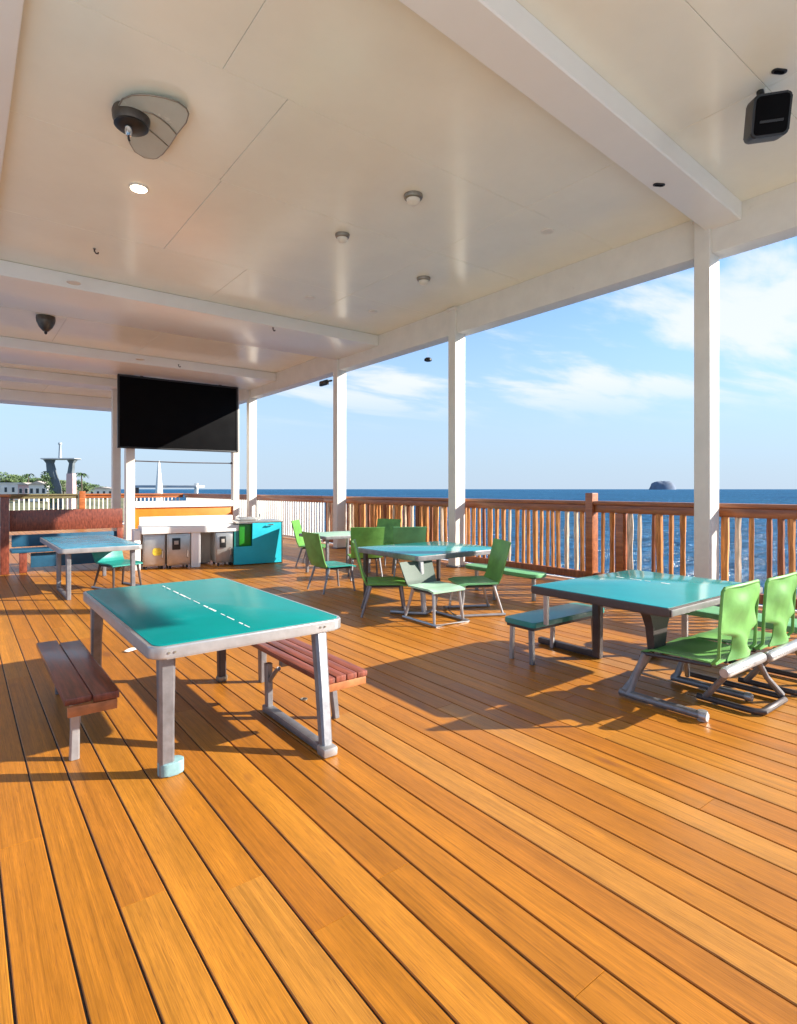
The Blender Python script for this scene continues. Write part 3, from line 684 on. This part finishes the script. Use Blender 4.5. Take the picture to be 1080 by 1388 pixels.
# lights
LG = 'round ceiling fittings'
def downlight(label, px, py, r, kind, z=ZC):
    t = thing('downlight', label, 'ceiling light', on(px, py, z), 0, LG)
    if kind == 'dome':
        MB().lathe([(0, 0), (r, 0), (r, -.02), (r * .92, -.04), (r * .74, -.05)], seg=28).build('trim_ring', M['nickel'], t)
        MB().lathe([(0, -.049), (r * .72, -.051), (r * .66, -.085), (r * .4, -.11), (0, -.118)], seg=28).build('lens', M['lens'], t)
    elif kind == 'lit':
        MB().lathe([(0, 0), (r * 1.15, 0), (r * 1.15, -.008), (r, -.012)], seg=28).build('trim_ring', M['white'], t)
        MB().lathe([(0, -.012), (r, -.013), (r * .95, -.018), (0, -.02)], seg=28).build('lens', M['lamp'], t)
    else:
        MB().lathe([(0, 0), (r, 0), (r, -.008), (r * .8, -.014)], seg=24).build('trim_ring', M['white'], t)
        MB().lathe([(0, -.0142), (r * .78, -.0145), (r * .7, -.012), (0, -.013)], seg=24).build('lens', M['lens'], t)
downlight('only lit recessed ceiling light, glowing warm below the fan', 188, 255, .09, 'lit')
downlight('dark ringed dome light nearest the camera near the ceiling centre', 560, 265, .115, 'dome')
downlight('dark ringed dome light in the middle, left of the two others', 464, 318, .10, 'dome')
downlight('dark ringed dome light farthest toward the sea beam', 574, 377, .115, 'dome')
downlight('faint white flush ceiling disc nearest the seaward beam', 742, 313, .085, 'flush')
downlight('faint white flush disc on the ceiling above the third post, right of its twin', 505, 422, .085, 'flush')
downlight('faint white flush disc left of its twin above the third post', 420, 403, .085, 'flush')
downlight('flush disc on the left part of the first far beam', 100, 383, .10, 'flush', 4.76)
downlight('small flush disc on the second far beam above the screen', 190, 487, .11, 'flush', 4.755)
def slot(label, px, py, z):
    t = thing('ceiling_vent', label, 'vent', on(px, py, z), R(-30), 'small black ceiling slots')
    MB().prism(rrect(-.065, .065, -.028, .028, .026, 5), -.012, 0, .003).build('rim', M['black'], t)
    MB().prism(rrect(-.045, .045, -.014, .014, .013, 5), -.016, -.0125).build('slot', M['screen'], t)
slot('small black slot in the near cross beam beside the first post', 893, 250, 4.785)
slot('small black slot in the ceiling above the black speaker', 1056, 96, ZC)
def hook(label, px, py, z):
    t = thing('ceiling_hook', label, 'hook', on(px, py, z), 0, 'small dark ceiling hooks')
    MB().lathe([(0, 0), (.022, 0), (.02, -.012), (0, -.014)], seg=14).build('plate', M['nickel'], t)
    MB().tube([(0, 0, -.012), (0, 0, -.04), (.025, .015, -.06), (.05, .02, -.055), (.055, .03, -.035)], .011, 8).build('hook', M['darkmetal'], t)
hook('small dark hook on the left ceiling above the first far beam', 128, 337, ZC)
hook('small dark hook on the first far beam near the centre', 370, 444, 4.76)
hook('small dark hook on the second far beam just above the screen', 242, 494, 4.755)
# bell lamp
p = W(62, 11.6, ZC); t = thing('pendant_lamp', 'brown bell shaped lamp hanging between the far beams, left', 'lamp', p)
MB().lathe([(0, 0), (.17, 0), (.175, -.05), (.165, -.12), (.12, -.22), (.07, -.28), (.05, -.30), (0, -.305)], seg=24).build('shade', M['bronze'], t)
MB().lathe([(0, -.305), (.028, -.306), (.028, -.34), (.015, -.36), (0, -.362)], seg=14).build('finial', M['black'], t)
# hanging lantern under sea beam
p = W(580, 11.9, 4.487); t = thing('hanging_lantern', 'tiny flat black lantern hanging below the sea beam against the sky', 'lamp', p)
MB().tube([(0, 0, 0), (0, 0, -.25)], .0025, 6).build('cord', M['panelgrey'], t)
MB().lathe([(0, -.25), (.05, -.255), (.08, -.28), (.08, -.315), (.05, -.33), (0, -.332)], seg=16).build('shade', M['black'], t)
# floodlight at third post
t = thing('floodlight', 'dark floodlight fixed to the left of the third white post', 'lamp', (7.5, 12.6, 4.25))
MB().box(-.06, .02, .12, .5, -.07, .06, .02).build('housing', M['black'], t)
MB().box(-.005, .05, .005, .12, .0, .04, .006).build('bracket', M['darkmetal'], t)
MB().box(-.075, -.061, .15, .47, -.055, .03, .004).build('lens', M['window'], t)
# speaker
p = on(1040, 160, 4.70); t = thing('speaker', 'black box loudspeaker hung from the ceiling, upper right', 'speaker', p)
q = Matrix.Rotation(R(-52), 4, 'Z') @ Matrix.Rotation(R(18), 4, 'X')
MB().prism(rrect(-.145, .145, -.165, .165, .04), -.11, .10, .02, q @ Matrix.Rotation(R(90), 4, 'X')).build('cabinet', M['black'], t)
MB().prism(rrect(-.125, .125, -.145, .145, .03), .099, .113, .006, q @ Matrix.Rotation(R(90), 4, 'X')).build('grille', M['screen'], t)
MB().box(-.09, .09, -.122, -.1135, -.06, -.04, .003, mtx=q).build('badge_bar', M['black'], t)
MB().tube([(0, 0, .1), (.05, .06, .20), (.06, .08, .297)], .03, 10).build('bracket', M['black'], t)

# ------------------------------------------------------------------ far shore
m = MB(); n = 60; rr = random.Random(5); fr = []; top = []; bk = []
for i in range(n + 1):
    px = -900 + i * (1075 / n)
    fall = smooth(175, 60, px) if px > 60 else 1
    fr.append(m.bm.verts.new(W(px, 125 + rr.uniform(-4, 4), -6.2))); 
    top.append(m.bm.verts.new(W(px, 150 + rr.uniform(-6, 6), -3.5 * 1 - (1 - fall) * 2)))
    bk.append([m.bm.verts.new(W(px, 320, -3 + fall * (1 + rr.uniform(0, 2)))), m.bm.verts.new(W(px, 460, -2 + fall * (7 + 4 * math.sin(i * .5) + rr.uniform(0, 3)))), m.bm.verts.new(W(px, 620, -7))])
for i in range(n):
    a = [fr[i], top[i]] + bk[i]; b = [fr[i + 1], top[i + 1]] + bk[i + 1]
    for k in range(4): m.bm.faces.new((a[k], b[k], b[k + 1], a[k + 1]))
tag(m.build('hill', M['land'], ang=80), kind='structure')
def tree(label, px, d, z, h, w, mm, seed):
    r = random.Random(seed); p = W(px, d, z); t = thing('tree', label, 'tree', p, 0, 'trees on the far shore')
    mb = MB().tube([(0, 0, 0), (r.uniform(-.2, .2), 0, h * .3), (r.uniform(-.3, .3), .1, h * .7)], [h * .05, h * .035, h * .015], 6)
    for k in range(4):
        a = r.uniform(0, 6.3); mb.tube([(0, 0, h * .35), (math.cos(a) * w * .3, math.sin(a) * w * .3, h * .65)], [h * .02, h * .008], 5)
    mb.build('trunk', M['bark'], t)
    mb = MB()
    for k in range(9):
        a = r.uniform(0, 6.3); q = r.uniform(0, .32) * w; zz = h * r.uniform(.4, .88)
        mb.leaves((math.cos(a) * q, math.sin(a) * q, zz), w * r.uniform(.14, .26), w * r.uniform(.14, .26), h * r.uniform(.08, .15), 70, w * .05, r)
    mb.build('crown', M[mm], t, smooth=False, norm=False)
def palm(label, px, d, z, h, seed):
    r = random.Random(seed); t = thing('palm_tree', label, 'tree', W(px, d, z), 0, 'trees on the far shore')
    MB().tube([(0, 0, 0), (.2, 0, h * .5), (.1, .2, h)], [.28, .2, .16], 7).build('trunk', M['bark'], t)
    mb = MB()
    for k in range(16):
        a = 6.283 * k / 16 + r.uniform(-.2, .2); l = r.uniform(2, 2.9); up = r.uniform(.2, 1.1); last = None
        for j in range(6):
            s = j / 5; c = Vector((math.cos(a) * l * s + .1, math.sin(a) * l * s + .2, h + up * math.sin(s * 2.2) - 1.5 * s * s)); wd = Vector((-math.sin(a), math.cos(a), -.3)) * (.42 * (1 - s * .8))
            cur = (mb.bm.verts.new(c - wd), mb.bm.verts.new(c + wd))
            if last: mb.bm.faces.new((last[0], last[1], cur[1], cur[0]))
            last = cur
    mb.build('crown', M['leaf'], t, smooth=False, norm=False)
tw = ['tall dark tree on the shore at the left picture edge', 'round light tree behind the long white house', 'dark bushy tree behind the pink house', 'broad light green tree on the left ridge', 'dark tree just left of the stone gateway tower',
      'light green tree between the gateway legs', 'low dark tree right of the gateway tower', 'pale loose tree right of the gateway tower, near the palm', 'small dark tree farther right along the shore', 'small light tree at the right end of the shore wood', 'lowest dark shrubby tree where the shore ends', 'hazy dark tree above the white houses']
ts = [(4, 300, 0, 11, 12, 'leaf'), (14, 290, 0, 9.5, 11, 'leaf2'), (30, 300, 0, 8.6, 13, 'leaf'), (22, 330, 1, 9.5, 13, 'leaf2'), (50, 280, -1, 9.5, 10, 'leaf'),
      (86, 260, -3, 9, 8, 'leaf2'), (110, 280, -3, 9.5, 9, 'leaf'), (116, 240, -3, 8, 7, 'leaf2'), (124, 330, -3, 8, 12, 'leaf'), (134, 340, -3, 7.5, 12, 'leaf2'), (146, 350, -3, 6, 11, 'leaf'), (40, 340, 1, 8, 13, 'leaf')]
for i, (l, a) in enumerate(zip(tw, ts)): tree(l, *a, seed=i + 20)
palm('slim palm right of the gateway tower', 110, 190, -3, 9.4, 3)
palm('slim palm above the pink house', 38, 230, -2, 9.2, 5)
def house(label, px, d, z, w, dp, h, wall, roof, gable, nwin):
    t = thing('house', label, 'house', W(px, d, z), -ANG, 'houses on the far shore')
    MB().box(-w / 2, w / 2, 0, dp, 0, h).build('wall', M[wall], t)
    if gable:
        MB().hull([[(-w / 2 - .3, -.4, h + .003), (w / 2 + .3, -.4, h + .003), (0, -.4, h + gable)], [(-w / 2 - .3, dp + .4, h + .003), (w / 2 + .3, dp + .4, h + .003), (0, dp + .4, h + gable)]]).build('roof', M[roof], t, smooth=False)
    else: MB().box(-w / 2 - .3, w / 2 + .3, -.3, dp + .3, h + .003, h + .35).build('roof', M[roof], t)
    for k in range(nwin):
        x = -w / 2 + (k + .5) * w / nwin; f = MB().box(x - .6, x + .6, -.08, -.005, h * .45, h * .8).build('window', M['housewhite'], t)
        MB().box(x - .48, x + .48, -.1, -.082, h * .48, h * .77).build('pane', M['window'], f)
    MB().box(w * .12, w * .12 + 1, -.09, -.004, 0, 2.1).build('door', M['window'], t)
house('long low white house with flat roof at the left picture edge', 8, 215, -2.6, 14, 7, 6.2, 'housewhite', 'housewhite', 0, 5)
house('small pink house between two white ones on the shore', 32, 200, -2.6, 4, 5, 5.6, 'housepink', 'rooftile', .8, 2)
house('white gabled house just left of the gateway tower', 51, 190, -2.6, 6.0, 6, 5.6, 'housewhite', 'rooftile', 1.2, 3)
house('low pale house behind the far railing right of the gateway tower', 137, 260, -3, 11, 6, 4.6, 'housewhite', 'rooftile', .9, 4)
# gateway tower
D = 150; t = thing('gateway_tower', 'tall stone gateway tower with flat slab top and mast on shore', 'tower', W(83, D, -3.6), -ANG)
k = D / F
def seg8(cx, cy, hw, hd, z): return [(cx - hw, cy - hd, z), (cx + hw, cy - hd, z), (cx + hw, cy + hd, z), (cx - hw, cy + hd, z)]
Z = lambda py: 1.5 + (663 - py) * k + 3.6
MB().hull([seg8(-1.2, 0, 1.2, 1.0, 0), seg8(-1.5, 0, 1.05, .9, Z(660)), seg8(-2.4, 0, .9, .8, Z(642)), seg8(-2.9, 0, .7, .7, Z(628)), seg8(-3.1, 0, 1.1, .9, Z(623.4))]).build('pillar', M['darkstone'], t, smooth=False)
MB().hull([seg8(2.6, 0, .95, .9, 0), seg8(2.6, 0, .8, .8, Z(642))]).build('pillar_base', M['housepink'], t, smooth=False)
MB().hull([seg8(2.5, 0, .62, .6, Z(641.9)), seg8(2.8, 0, .5, .5, Z(628)), seg8(2.9, 0, 1.0, .8, Z(623.4))]).build('pillar', M['darkstone'], t, smooth=False)
MB().hull([seg8(0, 0, 4.0, 1.5, Z(623.3)), seg8(0, 0, 4.5, 1.7, Z(622.4)), seg8(-.1, 0, 4.3, 1.6, Z(621.2))]).build('slab', M['concrete'], t, smooth=False)
MB().tube([(-.3, 0, Z(621.1)), (-.3, 0, Z(604)), (-.3, 0, Z(602)), (-.3, 0, Z(600))], [.42, .26, .48, .4], 10).build('mast', M['concrete'], t)
mb = MB(); r = random.Random(2)
for z, cx in ((2, -1.4), (4, -1.6), (6, -2.2), (7.6, -2.8), (8.6, -3.2)): mb.leaves((cx - .3, -.8, z), 1.4, .9, 1.3, 170, .26, r)
mb.build('ivy', M['leaf'], t, smooth=False, norm=False)

# boat
D = 60; t = thing('canopy_boat', 'white boat with flat canopy and tall mast behind the low wall', 'boat', W(228, D, -6), -ANG)
k = D / F
def ring(x, w, z0, z1): return [(x, -w * .4, z0), (x, w * .4, z0), (x, w, z1), (x, -w, z1)]
MB().hull([ring(-4.2, 1.3, -.4, 2.0), ring(-1, 1.7, -.5, 1.9), ring(2.5, 1.4, -.5, 2.1), ring(4.8, .15, -.1, 2.6)]).build('hull', M['white'], t)
MB().box(-3.2, 1.8, -1.1, 1.1, 1.9, 4.9, .1).build('cabin', M['white'], t)
MB().box(-2.8, 1.5, -1.13, -1.105, 3.2, 4.2, .02).build('cabin_window', M['window'], t)
MB().box(-3.1, 1.7, -1.0, 1.0, 4.905, 6.1, .05).build('upper_cabin', M['orange'], t)
MB().box(-3.0, 3.4, -1.3, 1.3, 7.65, 7.9, .05).build('canopy', M['concrete'], t)
for a, mm in ((-2.95, 'darkmetal'), (3.2, 'white')): MB().box(a - .16, a + .16, -.9, -.6, 4.7 if a < 0 else 2.0, 7.645 if a < 0 else 8.1, .02).build('canopy_post', M[mm], t)
MB().tube([(-.4, -1.35, 2.0), (-.4, -1.35, 7), (-.42, -1.35, 10.4)], [.5, .42, .1], 8).build('mast', M['white'], t)
# islet
m = MB(); r = random.Random(11); rings = []
for j, (s, z) in enumerate(((1.0, -10), (.97, 10), (.93, 45), (.84, 85), (.70, 112), (.45, 124), (.1, 128))):
    rings.append([m.bm.verts.new(((205 * s + r.uniform(-9, 9)) * math.cos(2 * math.pi * q / 40), (150 * s) * math.sin(2 * math.pi * q / 40), z + 8 * math.sin(q * .7 + j) * (j > 1) + r.uniform(-3, 3))) for q in range(40)])
for a, b in zip(rings, rings[1:]):
    for q in range(40): m.bm.faces.new((a[q], a[(q + 1) % 40], b[(q + 1) % 40], b[q]))
m.bm.faces.new(rings[-1])
o = m.build('rock_island', M['rock'], ang=60); o.location = W(898, 9000, -6); o.rotation_euler = (0, 0, -ANG)
tag(o, 'small flat topped haze-blue rock island on the horizon', 'island')

# ------------------------------------------------------------------ light, sky, camera
SD = Vector((.82, -.57, 0)).normalized(); EL = R(24.5)
sv = Vector((SD.x * math.cos(EL), SD.y * math.cos(EL), math.sin(EL)))
ld = bpy.data.lights.new('sun', 'SUN'); ld.energy = 4.2; ld.angle = R(.5); ld.color = (1.0, .93, .82)
lo = bpy.data.objects.new('sun', ld); COL.objects.link(lo); lo.rotation_euler = sv.to_track_quat('Z', 'Y').to_euler(); lo.location = (20, -15, 15)
w = bpy.data.worlds.new('World'); scn.world = w; w.use_nodes = True; nt = w.node_tree; L = nt.links
bg = nt.nodes['Background']; SKYS = .095
sky = N(nt, 'ShaderNodeTexSky', sky_type='NISHITA'); sky.sun_disc = False; sky.sun_elevation = EL; sky.sun_rotation = math.atan2(SD.x, SD.y)
sky.air_density = 1.0; sky.dust_density = .0; sky.ozone_density = 5
tc = N(nt, 'ShaderNodeTexCoord')
# clouds: flat layer seen in perspective (direction / height)
sep = N(nt, 'ShaderNodeSeparateXYZ'); L.new(tc.outputs['Generated'], sep.inputs[0])
mz = N(nt, 'ShaderNodeMath', operation='MAXIMUM'); L.new(sep.outputs['Z'], mz.inputs[0]); mz.inputs[1].default_value = .02
ad = N(nt, 'ShaderNodeMath', operation='ADD'); L.new(mz.outputs[0], ad.inputs[0]); ad.inputs[1].default_value = .10
dv = N(nt, 'ShaderNodeVectorMath', operation='DIVIDE'); L.new(tc.outputs['Generated'], dv.inputs[0]); L.new(ad.outputs[0], dv.inputs[1])
mp = N(nt, 'ShaderNodeMapping'); L.new(dv.outputs[0], mp.inputs['Vector']); mp.inputs['Location'].default_value = (3.1, 1.7, 0); mp.inputs['Rotation'].default_value = (0, 0, ANG); mp.inputs['Scale'].default_value = (.8, 2.0, 0)
cn = N(nt, 'ShaderNodeTexNoise', Scale=1.0, Detail=9, Roughness=.58, Distortion=.35); L.new(mp.outputs[0], cn.inputs['Vector'])
cr = N(nt, 'ShaderNodeMapRange', interpolation_type='SMOOTHSTEP'); cr.inputs['From Min'].default_value = .47; cr.inputs['From Max'].default_value = .68; 
acc = cn.outputs['Fac']
for px, py, rad, amt in ((1060, 440, .20, .15), (1030, 560, .16, .12), (890, 460, .10, .08), (530, 528, .15, .18), (660, 545, .14, .16), (790, 540, .14, .17), (900, 530, .11, .13), (730, 420, .20, -.14), (900, 350, .12, -.08), (950, 620, .12, -.1)):
    cdir = (Vector((SA, CA, 0)) + Vector((CA, -SA, 0)) * ((px - 540) / F) + Vector((0, 0, (663 - py) / F))).normalized()
    sc1 = N(nt, 'ShaderNodeVectorMath', operation='SUBTRACT'); L.new(tc.outputs['Generated'], sc1.inputs[0]); sc1.inputs[1].default_value = cdir
    sc2 = N(nt, 'ShaderNodeVectorMath', operation='MULTIPLY'); L.new(sc1.outputs[0], sc2.inputs[0]); sc2.inputs[1].default_value = (1, 1, 2.6)
    le = N(nt, 'ShaderNodeVectorMath', operation='LENGTH'); L.new(sc2.outputs[0], le.inputs[0])
    mr = N(nt, 'ShaderNodeMapRange', interpolation_type='SMOOTHSTEP'); mr.inputs['From Min'].default_value = 0; mr.inputs['From Max'].default_value = rad; mr.inputs['To Min'].default_value = amt; mr.inputs['To Max'].default_value = 0; L.new(le.outputs['Value'], mr.inputs['Value'])
    sm = N(nt, 'ShaderNodeMath', operation='ADD'); L.new(acc, sm.inputs[0]); L.new(mr.outputs[0], sm.inputs[1]); acc = sm.outputs[0]
L.new(acc, cr.inputs['Value'])
lowf = N(nt, 'ShaderNodeMapRange', interpolation_type='SMOOTHSTEP'); lowf.inputs['From Min'].default_value = .09; lowf.inputs['From Max'].default_value = .19; L.new(sep.outputs['Z'], lowf.inputs['Value'])
mu = N(nt, 'ShaderNodeMath', operation='MULTIPLY'); L.new(cr.outputs[0], mu.inputs[0]); L.new(lowf.outputs[0], mu.inputs[1])
mu2 = N(nt, 'ShaderNodeMath', operation='MULTIPLY'); L.new(mu.outputs[0], mu2.inputs[0]); mu2.inputs[1].default_value = .85
mx = N(nt, 'ShaderNodeMix', data_type='RGBA'); L.new(mu2.outputs[0], mx.inputs[0]); 
hz = N(nt, 'ShaderNodeMapRange', interpolation_type='SMOOTHSTEP'); hz.inputs['From Min'].default_value = -.02; hz.inputs['From Max'].default_value = .42; hz.inputs['To Min'].default_value = .95; hz.inputs['To Max'].default_value = 0; L.new(sep.outputs['Z'], hz.inputs['Value'])
hm = N(nt, 'ShaderNodeMix', data_type='RGBA'); L.new(hz.outputs[0], hm.inputs[0]); L.new(sky.outputs[0], hm.inputs[6]); hm.inputs[7].default_value = (1.95, 2.5, 3.2, 1)
L.new(hm.outputs[2], mx.inputs[6]); mx.inputs[7].default_value = (3.6, 3.7, 3.8, 1)
L.new(mx.outputs[2], bg.inputs['Color']); bg.inputs['Strength'].default_value = SKYS

cd = bpy.data.cameras.new('camera'); cam = bpy.data.objects.new('camera', cd); COL.objects.link(cam); scn.camera = cam
cam.location = (0, 0, H); cam.rotation_euler = (R(90), 0, -ANG)
cd.sensor_fit = 'HORIZONTAL'; cd.sensor_width = 36; cd.lens = F / 1080 * 36; cd.shift_y = -31 / 1080; cd.clip_end = 80000; cd.clip_start = .05
scn.view_settings.view_transform = 'Standard'; scn.view_settings.look = 'None'; scn.view_settings.gamma = 1; scn.view_settings.exposure = 1.54
scn.cycles.max_bounces = 10; scn.cycles.diffuse_bounces = 6; scn.cycles.use_denoising = True
